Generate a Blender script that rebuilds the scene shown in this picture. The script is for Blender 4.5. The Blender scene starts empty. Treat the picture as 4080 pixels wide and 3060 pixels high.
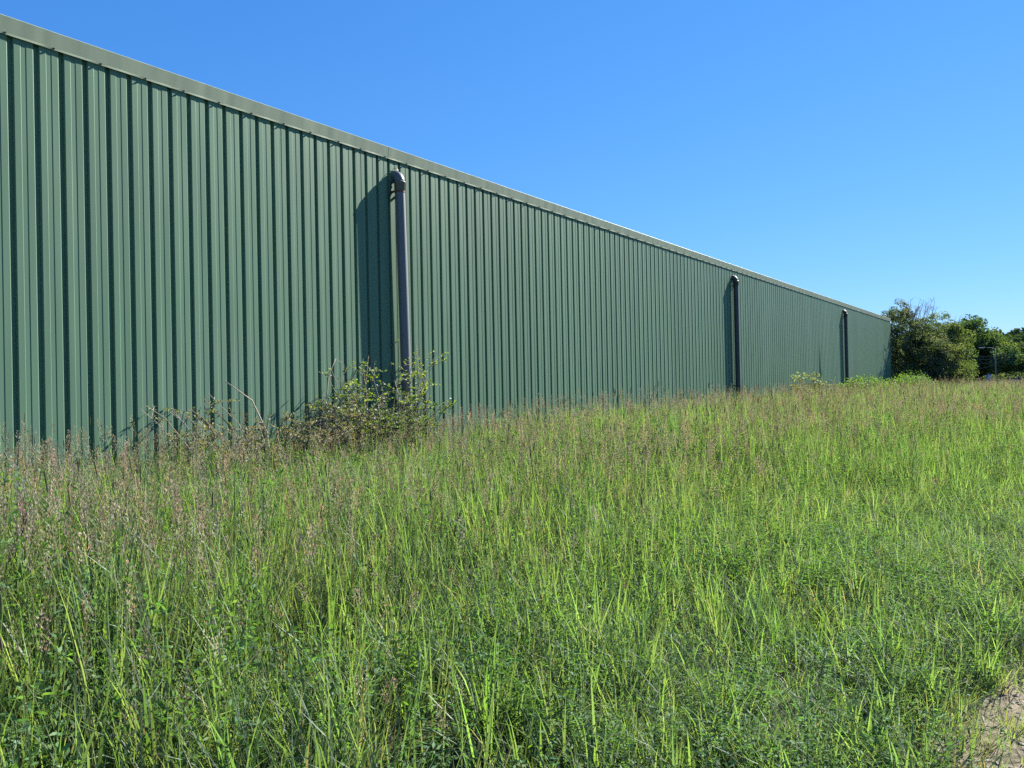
import bpy, math, random
import numpy as np
from mathutils import Vector, Matrix

R = math.radians
scene = bpy.context.scene
rng = np.random.default_rng(7)
random.seed(7)

# ------------------------------------------------------------------ camera
EYE = Vector((0.0, 0.0, 1.6))
YAW, PITCH, ROLL = R(35.5), R(0.30), R(1.17)
fwd = Vector((-math.sin(YAW) * math.cos(PITCH), math.cos(YAW) * math.cos(PITCH), math.sin(PITCH)))
r0 = fwd.cross(Vector((0, 0, 1))).normalized()
u0 = r0.cross(fwd).normalized()
right = r0 * math.cos(ROLL) - u0 * math.sin(ROLL)
upv = u0 * math.cos(ROLL) + r0 * math.sin(ROLL)
cam_data = bpy.data.cameras.new('camera')
cam_data.sensor_width = 36.0
cam_data.lens = 36.0 * 0.751
cam_data.clip_start = 0.05
cam_data.clip_end = 6000.0
cam = bpy.data.objects.new('camera', cam_data)
scene.collection.objects.link(cam)
m = Matrix((right, upv, -fwd)).transposed().to_4x4()
m.translation = EYE
cam.matrix_world = m
scene.camera = cam

# ------------------------------------------------------------------ sky and sun
SUN_AZ, SUN_EL = R(13.0), R(35.5)
world = bpy.data.worlds.new('World')
scene.world = world
world.use_nodes = True
wn = world.node_tree
sky = wn.nodes.new('ShaderNodeTexSky')
sky.sky_type = 'NISHITA'
sky.sun_disc = False
sky.sun_elevation = SUN_EL
sky.sun_rotation = SUN_AZ
sky.altitude = 200
sky.air_density = 1.0
sky.dust_density = 0.0
sky.ozone_density = 5.0
EXPOSURE = 1.85
bg = wn.nodes['Background']
# film response of the clear sky: one tone curve for each colour channel
sep = wn.nodes.new('ShaderNodeSeparateColor')
com = wn.nodes.new('ShaderNodeCombineColor')
wn.links.new(sky.outputs[0], sep.inputs[0])
for i, (gain, gam) in enumerate(((0.72, 1.0), (0.91, 0.69), (1.30, 0.48))):
    p1 = wn.nodes.new('ShaderNodeMath'); p1.operation = 'MULTIPLY'; p1.inputs[1].default_value = 0.1
    p2 = wn.nodes.new('ShaderNodeMath'); p2.operation = 'POWER'; p2.inputs[1].default_value = gam
    p3 = wn.nodes.new('ShaderNodeMath'); p3.operation = 'MULTIPLY'; p3.inputs[1].default_value = 10.0 * gain / 2 ** EXPOSURE
    wn.links.new(sep.outputs[i], p1.inputs[0])
    wn.links.new(p1.outputs[0], p2.inputs[0])
    wn.links.new(p2.outputs[0], p3.inputs[0])
    wn.links.new(p3.outputs[0], com.inputs[i])
wn.links.new(com.outputs[0], bg.inputs[0])
bg.inputs[1].default_value = 0.1

sun_data = bpy.data.lights.new('sun', 'SUN')
sun_data.energy = 5.0
sun_data.angle = R(0.53)
sun_data.color = (1.0, 0.95, 0.86)
sun = bpy.data.objects.new('sun', sun_data)
scene.collection.objects.link(sun)
S = Vector((math.sin(SUN_AZ) * math.cos(SUN_EL), math.cos(SUN_AZ) * math.cos(SUN_EL), math.sin(SUN_EL)))
sun.rotation_euler = (-S).to_track_quat('-Z', 'Y').to_euler()
sun.location = S * 60

scene.view_settings.view_transform = 'Standard'
scene.view_settings.look = 'None'
scene.view_settings.gamma = 1.0
scene.view_settings.exposure = EXPOSURE
scene.render.engine = 'CYCLES'
scene.cycles.max_bounces = 7
scene.cycles.diffuse_bounces = 4
scene.cycles.transmission_bounces = 6
scene.cycles.use_denoising = False
scene.render.filter_size = 1.3

# ------------------------------------------------------------------ helpers
COL = scene.collection


def link(o, parent=None, label=None, category=None, group=None, kind=None):
    if o.name not in COL.objects:
        COL.objects.link(o)
    if parent is not None:
        o.parent = parent
    if label:
        o['label'] = label
    if category:
        o['category'] = category
    if group:
        o['group'] = group
    if kind:
        o['kind'] = kind
    return o


def empty(name, loc, label, category, group=None, rz=0.0):
    o = bpy.data.objects.new(name, None)
    o.location = loc
    o.rotation_euler = (0, 0, rz)
    o.empty_display_size = 0.2
    return link(o, None, label, category, group)


def mesh_from(name, verts, faces, mat=None, cols=None, smooth=False):
    me = bpy.data.meshes.new(name)
    me.from_pydata([tuple(v) for v in verts], [], [tuple(int(i) for i in f) for f in faces])
    if cols is not None:
        a = me.attributes.new('col', 'FLOAT_COLOR', 'POINT')
        c = np.ones((len(verts), 4), dtype=np.float32)
        c[:, :3] = cols
        a.data.foreach_set('color', c.ravel())
    if smooth:
        me.polygons.foreach_set('use_smooth', [True] * len(me.polygons))
    if mat is not None:
        me.materials.append(mat)
    me.update()
    return me


def obj(name, me, parent=None, **kw):
    return link(bpy.data.objects.new(name, me), parent, **kw)


class MB:
    """collects vertices, faces and vertex colours"""

    def __init__(self):
        self.v, self.f, self.c = [], [], []

    def add(self, verts, faces, col=(1, 1, 1)):
        n = len(self.v)
        self.v.extend([tuple(p) for p in verts])
        self.f.extend([tuple(i + n for i in f) for f in faces])
        self.c.extend([tuple(col)] * len(verts))

    def box(self, a, b, col=(1, 1, 1)):
        (x0, y0, z0), (x1, y1, z1) = a, b
        v = [(x0, y0, z0), (x1, y0, z0), (x1, y1, z0), (x0, y1, z0), (x0, y0, z1), (x1, y0, z1), (x1, y1, z1), (x0, y1, z1)]
        f = [(3, 2, 1, 0), (4, 5, 6, 7), (0, 1, 5, 4), (1, 2, 6, 5), (2, 3, 7, 6), (3, 0, 4, 7)]
        self.add(v, f, col)

    def tube(self, pts, rad, n=8, col=(1, 1, 1), caps=True):
        pts = [Vector(p) for p in pts]
        if not hasattr(rad, '__len__'):
            rad = [rad] * len(pts)
        verts, faces = [], []
        t0 = (pts[1] - pts[0]).normalized()
        a = t0.orthogonal().normalized()
        for i, p in enumerate(pts):
            if i == 0:
                t = pts[1] - pts[0]
            elif i == len(pts) - 1:
                t = pts[-1] - pts[-2]
            else:
                t = pts[i + 1] - pts[i - 1]
            t.normalize()
            a = (a - t * a.dot(t))
            a = a.normalized() if a.length > 1e-6 else t.orthogonal().normalized()
            b = t.cross(a)
            for k in range(n):
                th = 2 * math.pi * k / n
                verts.append(p + (a * math.cos(th) + b * math.sin(th)) * rad[i])
        for i in range(len(pts) - 1):
            for k in range(n):
                k2 = (k + 1) % n
                faces.append((i * n + k, i * n + k2, (i + 1) * n + k2, (i + 1) * n + k))
        if caps:
            faces.append(tuple(range(n))[::-1])
            faces.append(tuple((len(pts) - 1) * n + k for k in range(n)))
        self.add(verts, faces, col)

    def mesh(self, name, mat, smooth=False):
        return mesh_from(name, self.v, self.f, mat, self.c, smooth)


def smooth01(a, b, x):
    t = np.clip((x - a) / (b - a), 0, 1)
    return t * t * (3 - 2 * t)


_NP = np.random.default_rng(99).uniform(0, 6.28, (8, 2))
_ND = np.random.default_rng(98).uniform(0, 6.28, 8)


def patch(x, y, scale=1.0, k=0):
    """cheap smooth noise in about -1..1"""
    s = 0
    for i in range(4):
        f = (0.7 + 0.55 * i) / scale
        a = _ND[(i + k) % 8]
        s = s + np.sin(f * (x * math.cos(a) + y * math.sin(a)) + _NP[(i + k) % 8, 0]) * np.cos(f * 0.8 * (y * math.cos(a * 2.3) - x * math.sin(a * 2.3)) + _NP[(i + k) % 8, 1])
    return s / 2.2


def ground_z(x, y):
    x = np.asarray(x, dtype=float)
    y = np.asarray(y, dtype=float)
    z = 0.36 * smooth01(0, 45, y) - 0.20 * smooth01(62, 104, y)
    z = z + 0.03 * patch(x, y, 2.5, 2) * smooth01(0.5, 4, np.hypot(x, y)) * (1 - smooth01(100, 130, np.hypot(x, y)))
    return z


# ------------------------------------------------------------------ materials
def new_mat(name):
    mt = bpy.data.materials.new(name)
    mt.use_nodes = True
    nt = mt.node_tree
    for n in list(nt.nodes):
        nt.nodes.remove(n)
    out = nt.nodes.new('ShaderNodeOutputMaterial')
    return mt, nt, out


def N(nt, t, **kw):
    n = nt.nodes.new(t)
    for k, v in kw.items():
        setattr(n, k, v)
    return n


def mat_simple(name, color, rough=0.6, metallic=0.0, noise=0.15, scale=6.0, bump=0.0, spec=0.5, stretch=(1, 1, 1), coat=0.0):
    mt, nt, out = new_mat(name)
    p = N(nt, 'ShaderNodeBsdfPrincipled')
    p.inputs['Roughness'].default_value = rough
    p.inputs['Metallic'].default_value = metallic
    p.inputs['Specular IOR Level'].default_value = spec
    p.inputs['Coat Weight'].default_value = coat
    tc = N(nt, 'ShaderNodeNewGeometry')
    mp = N(nt, 'ShaderNodeMapping')
    mp.inputs['Scale'].default_value = stretch
    nz = N(nt, 'ShaderNodeTexNoise')
    nz.inputs['Scale'].default_value = scale
    nz.inputs['Detail'].default_value = 6
    nt.links.new(tc.outputs['Position'], mp.inputs['Vector'])
    nt.links.new(mp.outputs[0], nz.inputs['Vector'])
    mx = N(nt, 'ShaderNodeMix', data_type='RGBA')
    c = np.array(color)
    mx.inputs['A'].default_value = (*np.clip(c * (1 - noise), 0, 1), 1)
    mx.inputs['B'].default_value = (*np.clip(c * (1 + noise), 0, 1), 1)
    nt.links.new(nz.outputs['Fac'], mx.inputs['Factor'])
    nt.links.new(mx.outputs['Result'], p.inputs['Base Color'])
    if bump:
        b = N(nt, 'ShaderNodeBump')
        b.inputs['Strength'].default_value = bump
        b.inputs['Distance'].default_value = 0.02
        nt.links.new(nz.outputs['Fac'], b.inputs['Height'])
        nt.links.new(b.outputs[0], p.inputs['Normal'])
    nt.links.new(p.outputs[0], out.inputs[0])
    return mt


def mat_leaf(name, trans=0.5, gloss=0.06, rough=0.35, tcol=(1.35, 1.3, 0.45), instancer=False, gain=1.0):
    """leaf: vertex colour 'col' seen by reflection and, yellower, by transmission"""
    mt, nt, out = new_mat(name)
    at = N(nt, 'ShaderNodeAttribute', attribute_name='col')
    col = at.outputs['Color']
    if instancer:
        ti = N(nt, 'ShaderNodeAttribute', attribute_name='tint', attribute_type='INSTANCER')
        mu = N(nt, 'ShaderNodeMix', data_type='RGBA', blend_type='MULTIPLY')
        mu.inputs['Factor'].default_value = 1.0
        nt.links.new(col, mu.inputs['A'])
        nt.links.new(ti.outputs['Color'], mu.inputs['B'])
        col = mu.outputs['Result']
    d = N(nt, 'ShaderNodeBsdfDiffuse')
    nt.links.new(col, d.inputs['Color'])
    tm = N(nt, 'ShaderNodeMix', data_type='RGBA', blend_type='MULTIPLY', clamp_result=False)
    tm.inputs['Factor'].default_value = 1.0
    tm.inputs['B'].default_value = (*tcol, 1)
    nt.links.new(col, tm.inputs['A'])
    t = N(nt, 'ShaderNodeBsdfTranslucent')
    nt.links.new(tm.outputs['Result'], t.inputs['Color'])
    mix = N(nt, 'ShaderNodeMixShader')
    mix.inputs[0].default_value = trans
    nt.links.new(d.outputs[0], mix.inputs[1])
    nt.links.new(t.outputs[0], mix.inputs[2])
    g = N(nt, 'ShaderNodeBsdfGlossy')
    g.inputs['Roughness'].default_value = rough
    g.inputs['Color'].default_value = (0.9, 0.95, 1, 1)
    m2 = N(nt, 'ShaderNodeMixShader')
    m2.inputs[0].default_value = gloss
    nt.links.new(mix.outputs[0], m2.inputs[1])
    nt.links.new(g.outputs[0], m2.inputs[2])
    nt.links.new(m2.outputs[0], out.inputs[0])
    return mt


def mat_vcol(name, rough=0.8):
    mt, nt, out = new_mat(name)
    p = N(nt, 'ShaderNodeBsdfPrincipled')
    p.inputs['Roughness'].default_value = rough
    at = N(nt, 'ShaderNodeAttribute', attribute_name='col')
    nt.links.new(at.outputs['Color'], p.inputs['Base Color'])
    nt.links.new(p.outputs[0], out.inputs[0])
    return mt


def mat_cladding(name, color, rough, coat=0.0):
    """coil-coated steel: faint chalking, rain streaks running down, slight oil-canning"""
    mt, nt, out = new_mat(name)
    p = N(nt, 'ShaderNodeBsdfPrincipled')
    p.inputs['Roughness'].default_value = rough
    p.inputs['Specular IOR Level'].default_value = 0.16
    geo = N(nt, 'ShaderNodeNewGeometry')

    def noise(scale, stretch, detail=5):
        mp = N(nt, 'ShaderNodeMapping')
        mp.inputs['Scale'].default_value = stretch
        nz = N(nt, 'ShaderNodeTexNoise')
        nz.inputs['Scale'].default_value = scale
        nz.inputs['Detail'].default_value = detail
        nt.links.new(geo.outputs['Position'], mp.inputs['Vector'])
        nt.links.new(mp.outputs[0], nz.inputs['Vector'])
        return nz

    c = np.array(color)
    streak = noise(1.0, (9, 9, 0.25))
    blotch = noise(0.6, (1, 1, 1.4))
    oil = noise(1.0, (1.0, 3.0, 0.55), 1)
    oi = N(nt, 'ShaderNodeObjectInfo')
    rs = N(nt, 'ShaderNodeMapRange')
    rs.inputs['From Min'].default_value, rs.inputs['From Max'].default_value = 0.35, 0.7
    nt.links.new(streak.outputs['Fac'], rs.inputs['Value'])
    m1 = N(nt, 'ShaderNodeMix', data_type='RGBA')
    m1.inputs['A'].default_value = (*(c * 0.93), 1)
    m1.inputs['B'].default_value = (*(c * 1.06), 1)
    nt.links.new(rs.outputs[0], m1.inputs['Factor'])
    m2 = N(nt, 'ShaderNodeMix', data_type='RGBA')
    grey = c.mean()
    m2.inputs['B'].default_value = (*(c * 0.8 + grey * 0.25), 1)
    nt.links.new(m1.outputs['Result'], m2.inputs['A'])
    rb = N(nt, 'ShaderNodeMapRange')
    rb.inputs['From Min'].default_value, rb.inputs['From Max'].default_value = 0.45, 0.75
    rb.inputs['To Max'].default_value = 0.5
    nt.links.new(blotch.outputs['Fac'], rb.inputs['Value'])
    nt.links.new(rb.outputs[0], m2.inputs['Factor'])
    hv = N(nt, 'ShaderNodeHueSaturation')
    rv = N(nt, 'ShaderNodeMapRange')
    rv.inputs['To Min'].default_value, rv.inputs['To Max'].default_value = 0.93, 1.06
    nt.links.new(oi.outputs['Random'], rv.inputs['Value'])
    nt.links.new(rv.outputs[0], hv.inputs['Value'])
    nt.links.new(m2.outputs['Result'], hv.inputs['Color'])
    nt.links.new(hv.outputs[0], p.inputs['Base Color'])
    b = N(nt, 'ShaderNodeBump')
    b.inputs['Strength'].default_value = 0.38
    b.inputs['Distance'].default_value = 0.02
    nt.links.new(oil.outputs['Fac'], b.inputs['Height'])
    nt.links.new(b.outputs[0], p.inputs['Normal'])
    nt.links.new(p.outputs[0], out.inputs[0])
    return mt


M_clad = mat_cladding('green_cladding', (0.100, 0.180, 0.118), 0.46)
M_fascia = mat_cladding('sunlit_green_flashing', (0.245, 0.292, 0.205), 0.5)  # the wall's green paint, fuller sunlight put into a lighter, warmer colour
M_screw = mat_simple('screw_steel', (0.12, 0.13, 0.12), 0.45, 0.6)
M_pipe = mat_simple('grey_pvc', (0.125, 0.130, 0.140), 0.5, spec=0.4, noise=0.1, scale=3, stretch=(1, 1, 0.3))
M_elbow = mat_simple('grey_pvc_fitting', (0.11, 0.113, 0.12), 0.45, spec=0.4, noise=0.12, scale=8)
M_pipe_dark = mat_simple('shaded_grey_pvc', (0.042, 0.046, 0.054), 0.5, spec=0.4, noise=0.1, scale=3)  # grey pipe colour darkened for the unlit look of the two farther downpipes
M_rust = mat_simple('rusty_strap', (0.12, 0.06, 0.035), 0.8, noise=0.5, scale=40)
M_black = mat_simple('black_rubber', (0.015, 0.015, 0.015), 0.6)
M_concrete = mat_simple('concrete', (0.3, 0.29, 0.27), 0.9, noise=0.25, scale=4, bump=0.3)
M_roof = mat_simple('roof_sheet', (0.22, 0.25, 0.2), 0.6)

# ------------------------------------------------------------------ terrain
def grid_mesh(name, xs, ys, zf, mat, dz=0.0):
    X, Y = np.meshgrid(xs, ys)
    Z = zf(X, Y) + dz
    v = np.stack([X.ravel(), Y.ravel(), Z.ravel()], 1)
    nx, ny = len(xs), len(ys)
    f = []
    for j in range(ny - 1):
        for i in range(nx - 1):
            a = j * nx + i
            f.append((a, a + 1, a + nx + 1, a + nx))
    return mesh_from(name, v, f, mat, None, True)


def mat_ground():
    mt, nt, out = new_mat('meadow_soil')
    p = N(nt, 'ShaderNodeBsdfPrincipled')
    p.inputs['Roughness'].default_value = 0.95
    p.inputs['Specular IOR Level'].default_value = 0.1
    geo = N(nt, 'ShaderNodeNewGeometry')
    n1 = N(nt, 'ShaderNodeTexNoise')
    n1.inputs['Scale'].default_value = 0.6
    n1.inputs['Detail'].default_value = 8
    nt.links.new(geo.outputs['Position'], n1.inputs['Vector'])
    r = N(nt, 'ShaderNodeValToRGB')
    e = r.color_ramp.elements
    e[0].position, e[0].color = 0.3, (0.035, 0.045, 0.016, 1)
    e[1].position, e[1].color = 0.7, (0.085, 0.09, 0.035, 1)
    nt.links.new(n1.outputs['Fac'], r.inputs[0])
    nt.links.new(r.outputs[0], p.inputs['Base Color'])
    b = N(nt, 'ShaderNodeBump')
    b.inputs['Distance'].default_value = 0.05
    n2 = N(nt, 'ShaderNodeTexNoise')
    n2.inputs['Scale'].default_value = 25
    n2.inputs['Detail'].default_value = 8
    nt.links.new(geo.outputs['Position'], n2.inputs['Vector'])
    nt.links.new(n2.outputs['Fac'], b.inputs['Height'])
    nt.links.new(b.outputs[0], p.inputs['Normal'])
    nt.links.new(p.outputs[0], out.inputs[0])
    return mt


def mat_dirt():
    mt, nt, out = new_mat('dry_track')
    p = N(nt, 'ShaderNodeBsdfPrincipled')
    p.inputs['Roughness'].default_value = 0.95
    p.inputs['Specular IOR Level'].default_value = 0.15
    geo = N(nt, 'ShaderNodeNewGeometry')
    n1 = N(nt, 'ShaderNodeTexNoise')
    n1.inputs['Scale'].default_value = 14
    n1.inputs['Detail'].default_value = 12
    n1.inputs['Roughness'].default_value = 0.78
    nt.links.new(geo.outputs['Position'], n1.inputs['Vector'])
    r = N(nt, 'ShaderNodeValToRGB')
    e = r.color_ramp.elements
    e[0].position, e[0].color = 0.38, (0.062, 0.055, 0.034, 1)
    e[1].position, e[1].color = 0.62, (0.215, 0.182, 0.125, 1)
    nt.links.new(n1.outputs['Fac'], r.inputs[0])
    nt.links.new(r.outputs[0], p.inputs['Base Color'])
    b = N(nt, 'ShaderNodeBump')
    b.inputs['Distance'].default_value = 0.012
    nt.links.new(n1.outputs['Fac'], b.inputs['Height'])
    nt.links.new(b.outputs[0], p.inputs['Normal'])
    nt.links.new(p.outputs[0], out.inputs[0])
    return mt


xs = np.concatenate([[-2500, -1200, -500, -200, -100, -60, -30], np.arange(-16, 14.1, 0.5), [20, 30, 60, 100, 200, 500, 1200, 2500]])
ys = np.concatenate([[-2500, -800, -200, -60, -20], np.arange(-6, 70, 0.75), np.arange(70, 160, 3), [180, 260, 400, 800, 1600, 3000]])
obj('ground', grid_mesh('ground', xs, ys, ground_z, mat_ground()), label='grassy field soil under the meadow', kind='structure')


def path_edge(y):
    return -0.22 - 0.10 * math.exp(-(y - 3.4) ** 2) + 0.10 * math.sin(y * 1.3) + 0.05 * math.sin(y * 3.7 + 1) + 0.02 * max(0, y - 5)


vv, ff = [], []
pys = np.arange(-6, 60, 0.4)
for k, y in enumerate(pys):
    e = path_edge(y)
    for q in np.linspace(0, 1, 7):
        x = e - 0.55 + q * 2.75
        vv.append((x, y, float(ground_z(x, y)) + 0.006 - 0.02 * (q == 0) - 0.02 * (q == 1)))
    if k:
        for q in range(6):
            a = (k - 1) * 7 + q
            ff.append((a, a + 1, a + 8, a + 7))
obj('dirt_path', mesh_from('dirt_path', vv, ff, mat_dirt(), None, True), label='bare dry dirt track along the meadow edge', kind='structure')

rv_, rf_ = [], []
for k, x in enumerate(np.arange(-70, 121, 5.0)):
    for q in range(2):
        y = 112 + q * 5.5 - 0.10 * x
        rv_.append((x, y, float(ground_z(x, y)) + 0.03))
    if k:
        a = 2 * (k - 1)
        rf_.append((a, a + 2, a + 3, a + 1))
obj('road', mesh_from('road', rv_, rf_, mat_simple('asphalt', (0.055, 0.055, 0.058), 0.85)), label='asphalt road beyond the meadow', kind='structure')

# ------------------------------------------------------------------ warehouse
WX = -8.78            # plane of the raised pans
Y0, Y1 = -6.01, 54.24
EAVE = 1.6 + 3.93
FASC_H = 0.187
PITCH_RIB = 0.25
RIB0 = 3.49           # a valley centre lies here
wh = empty('warehouse', (WX, 24, 0), 'long warehouse clad in green ribbed steel sheets with fascia coloured as sunlit green', 'warehouse')


def wchild(name, me, loc=(0, 0, 0), parent=None, **kw):
    o = obj(name, me, parent or wh, **kw)
    if parent is None:
        o.location = Vector(loc) - wh.location
    else:
        o.location = loc
    return o


def rib_profile():
    """one 250 mm module starting at a valley centre: (along wall, out of wall)"""
    h, w, wb = 0.038, 0.061, 0.040
    P = [(0, -h), (wb / 2, -h)]
    P += [(w / 2 - 0.004, -0.006), (w / 2 - 0.001, -0.0018), (w / 2 + 0.003, 0)]
    a, b = w / 2, 0.25 - w / 2
    L = b - a
    g1, g2, gd = a + L * 0.33, a + L * 0.645, 0.0028
    P += [(g1, 0), (g1 + 0.005, -gd), (g2 - 0.005, -gd), (g2, 0)]
    P += [(b - 0.005, 0), (b - 0.001, -0.0018), (b + 0.0025, -0.006), (0.25 - wb / 2, -h)]
    return P


def sheet_mesh(nrib, z0, z1):
    prof = []
    for k in range(nrib):
        for (y, x) in rib_profile():
            prof.append((y + k * 0.25, x))
    prof.append((nrib * 0.25, -0.038))
    zs = [z0, z1]
    v, f = [], []
    for z in zs:
        for (y, x) in prof:
            v.append((x, y, z))
    n = len(prof)
    for i in range(n - 1):
        f.append((i, i + 1, n + i + 1, n + i))
    return mesh_from('cladding_sheet', v, f, M_clad)


sh = sheet_mesh(4, 0.15, EAVE - 0.07)
first = RIB0 - 0.25 * 38
nsheet = int((Y1 - first) / 1.0)
for k in range(nsheet):
    jit = rng.uniform(-0.0012, 0.0012)
    o = wchild('cladding_sheet', sh, (WX + jit, first + k * 1.0, 0))
    o.rotation_euler = (0, 0, rng.uniform(-0.0012, 0.0012))
Y0 = first
Y1 = first + nsheet

# plinth, roof, other walls
b = MB(); b.box((-0.20, 0, -0.4), (-0.042, Y1 - Y0, 0.30)); wchild('plinth', b.mesh('plinth', M_concrete), (WX, Y0, 0))
b = MB()
D = 34.0
b.add([(-0.02, 0, EAVE - 0.012), (-0.02, Y1 - Y0, EAVE - 0.012), (-D / 2, Y1 - Y0, EAVE + 0.2), (-D / 2, 0, EAVE + 0.2), (-D, Y1 - Y0, EAVE - 0.012), (-D, 0, EAVE - 0.012)],
      [(0, 1, 2, 3), (3, 2, 4, 5)])
wchild('roof', b.mesh('roof', M_roof), (WX, Y0, 0))
for yy in (Y0, Y1):
    b = MB()
    s = 1 if yy == Y1 else -1
    n = int(D / 0.25)
    pr = []
    for k in range(n):
        for (t, o_) in rib_profile():
            pr.append((-(t + k * 0.25) - 0.05, o_ * s))
    for i in range(len(pr) - 1):
        (xa, oa), (xb, ob) = pr[i], pr[i + 1]
        zt = EAVE - 0.09
        b.add([(xa, oa, -0.2), (xb, ob, -0.2), (xb, ob, zt), (xa, oa, zt)], [(0, 1, 2, 3) if s < 0 else (3, 2, 1, 0)])
    wchild('end_wall', b.mesh('end_wall', M_clad), (WX, yy, 0))
    b = MB()
    for (xa, za, xb, zb_) in ((-0.065, 0.0, -D / 2, 0.215), (-D / 2, 0.215, -D, 0.0)):
        vv = [(q, w_, EAVE + zz) for w_ in (-0.03, 0.03) for (q, zz) in ((xa, za - 0.19), (xb, zb_ - 0.19), (xb, zb_), (xa, za))]
        b.add(vv, [(0, 1, 2, 3), (7, 6, 5, 4), (0, 4, 5, 1), (3, 2, 6, 7), (0, 3, 7, 4), (1, 5, 6, 2)])
    wchild('gable_flashing', b.mesh('gable_flashing', M_fascia), (WX, yy + 0.012 * s, 0))
b = MB(); b.add([(0, 0, -0.2), (0, Y1 - Y0, -0.2), (0, Y1 - Y0, EAVE - 0.02), (0, 0, EAVE - 0.02)], [(0, 1, 2, 3)])
wchild('back_wall', b.mesh('back_wall', M_clad), (WX - D, Y0, 0))
# corner flashing at the far end
b = MB(); b.box((-0.12, -0.004, 0.1), (0.006, 0.004, EAVE - 0.19)); b.box((0.002, -0.12, 0.1), (0.006, -0.004, EAVE - 0.19))
wchild('corner_flashing', b.mesh('corner_flashing', M_clad), (WX, Y1 + 0.008, 0))


def fascia_mesh(L, seed):
    r = np.random.default_rng(seed)
    n = int(L / 0.125)
    ysl = np.linspace(0, L, n + 1)
    v, f = [], []
    prev = None
    for y in ysl:
        # lower lip buckles a few millimetres between the screws
        wav = 0.005 * abs(math.sin(math.pi * (y + 0.1) / 0.5))
        oc = 0.002 * math.sin(y * 2.1 + seed)
        pr = [(-0.06, EAVE + 0.001), (0.036, EAVE), (0.040, EAVE - 0.005), (0.018, EAVE - FASC_H + 0.022),
              (0.014 + wav, EAVE - FASC_H), (0.004 + wav, EAVE - FASC_H + 0.002)]
        row = list(range(len(v), len(v) + len(pr)))
        v += [(x, y, z) for (x, z) in pr]
        if prev:
            for a in range(len(pr) - 1):
                f.append((prev[a], row[a], row[a + 1], prev[a + 1])[::-1])
        prev = row
    return mesh_from('fascia_flashing', v, f, M_fascia)


fm = [fascia_mesh(3.04, s) for s in range(4)]
y = Y0 - 0.02
k = 0
while y < Y1 - 0.5:
    me = fm[k % 4]
    if y + 3.04 > Y1 + 0.05:
        me = fascia_mesh(Y1 + 0.02 - y, 9)
    wchild('fascia_flashing', me, (WX + (0.0010 if k % 2 else 0.0), y, 0.0008 * (k % 2)))
    y += 3.0
    k += 1
b = MB()
b.tube([(0, 0, 0), (0.012, 0, 0)], 0.011, 8)
b.tube([(0.012, 0, 0), (0.020, 0, 0)], 0.006, 6)
scm = b.mesh('screw', M_screw)
y = RIB0 + 0.25 * 0 - 0.08 - 0.5 * 16
while y < Y1:
    wchild('screw', scm, (WX + 0.018, y + rng.uniform(-0.03, 0.03), EAVE - FASC_H + 0.018))
    y += 0.5
# sheet edge sprung loose near the third downpipe
b = MB()
fl = [(0.004, 0, 3.25), (0.03, 0.01, 2.4), (0.075, 0.02, 1.4), (0.12, 0.02, 0.75), (0.125, 0.02, 0.2), (0.004, 0, 0.2)]
v = [p for p in fl] + [(p[0], p[1] + 0.003, p[2]) for p in fl]
n = len(fl)
b.add(v, [tuple(range(n)), tuple(range(2 * n - 1, n - 1, -1))] + [(i, i + n, (i + 1) % n + n, (i + 1) % n) for i in range(n)])
wchild('bent_flap', b.mesh('bent_flap', M_clad), (WX, 36.13, 0), label='sheet edge sprung loose from the wall')

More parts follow.
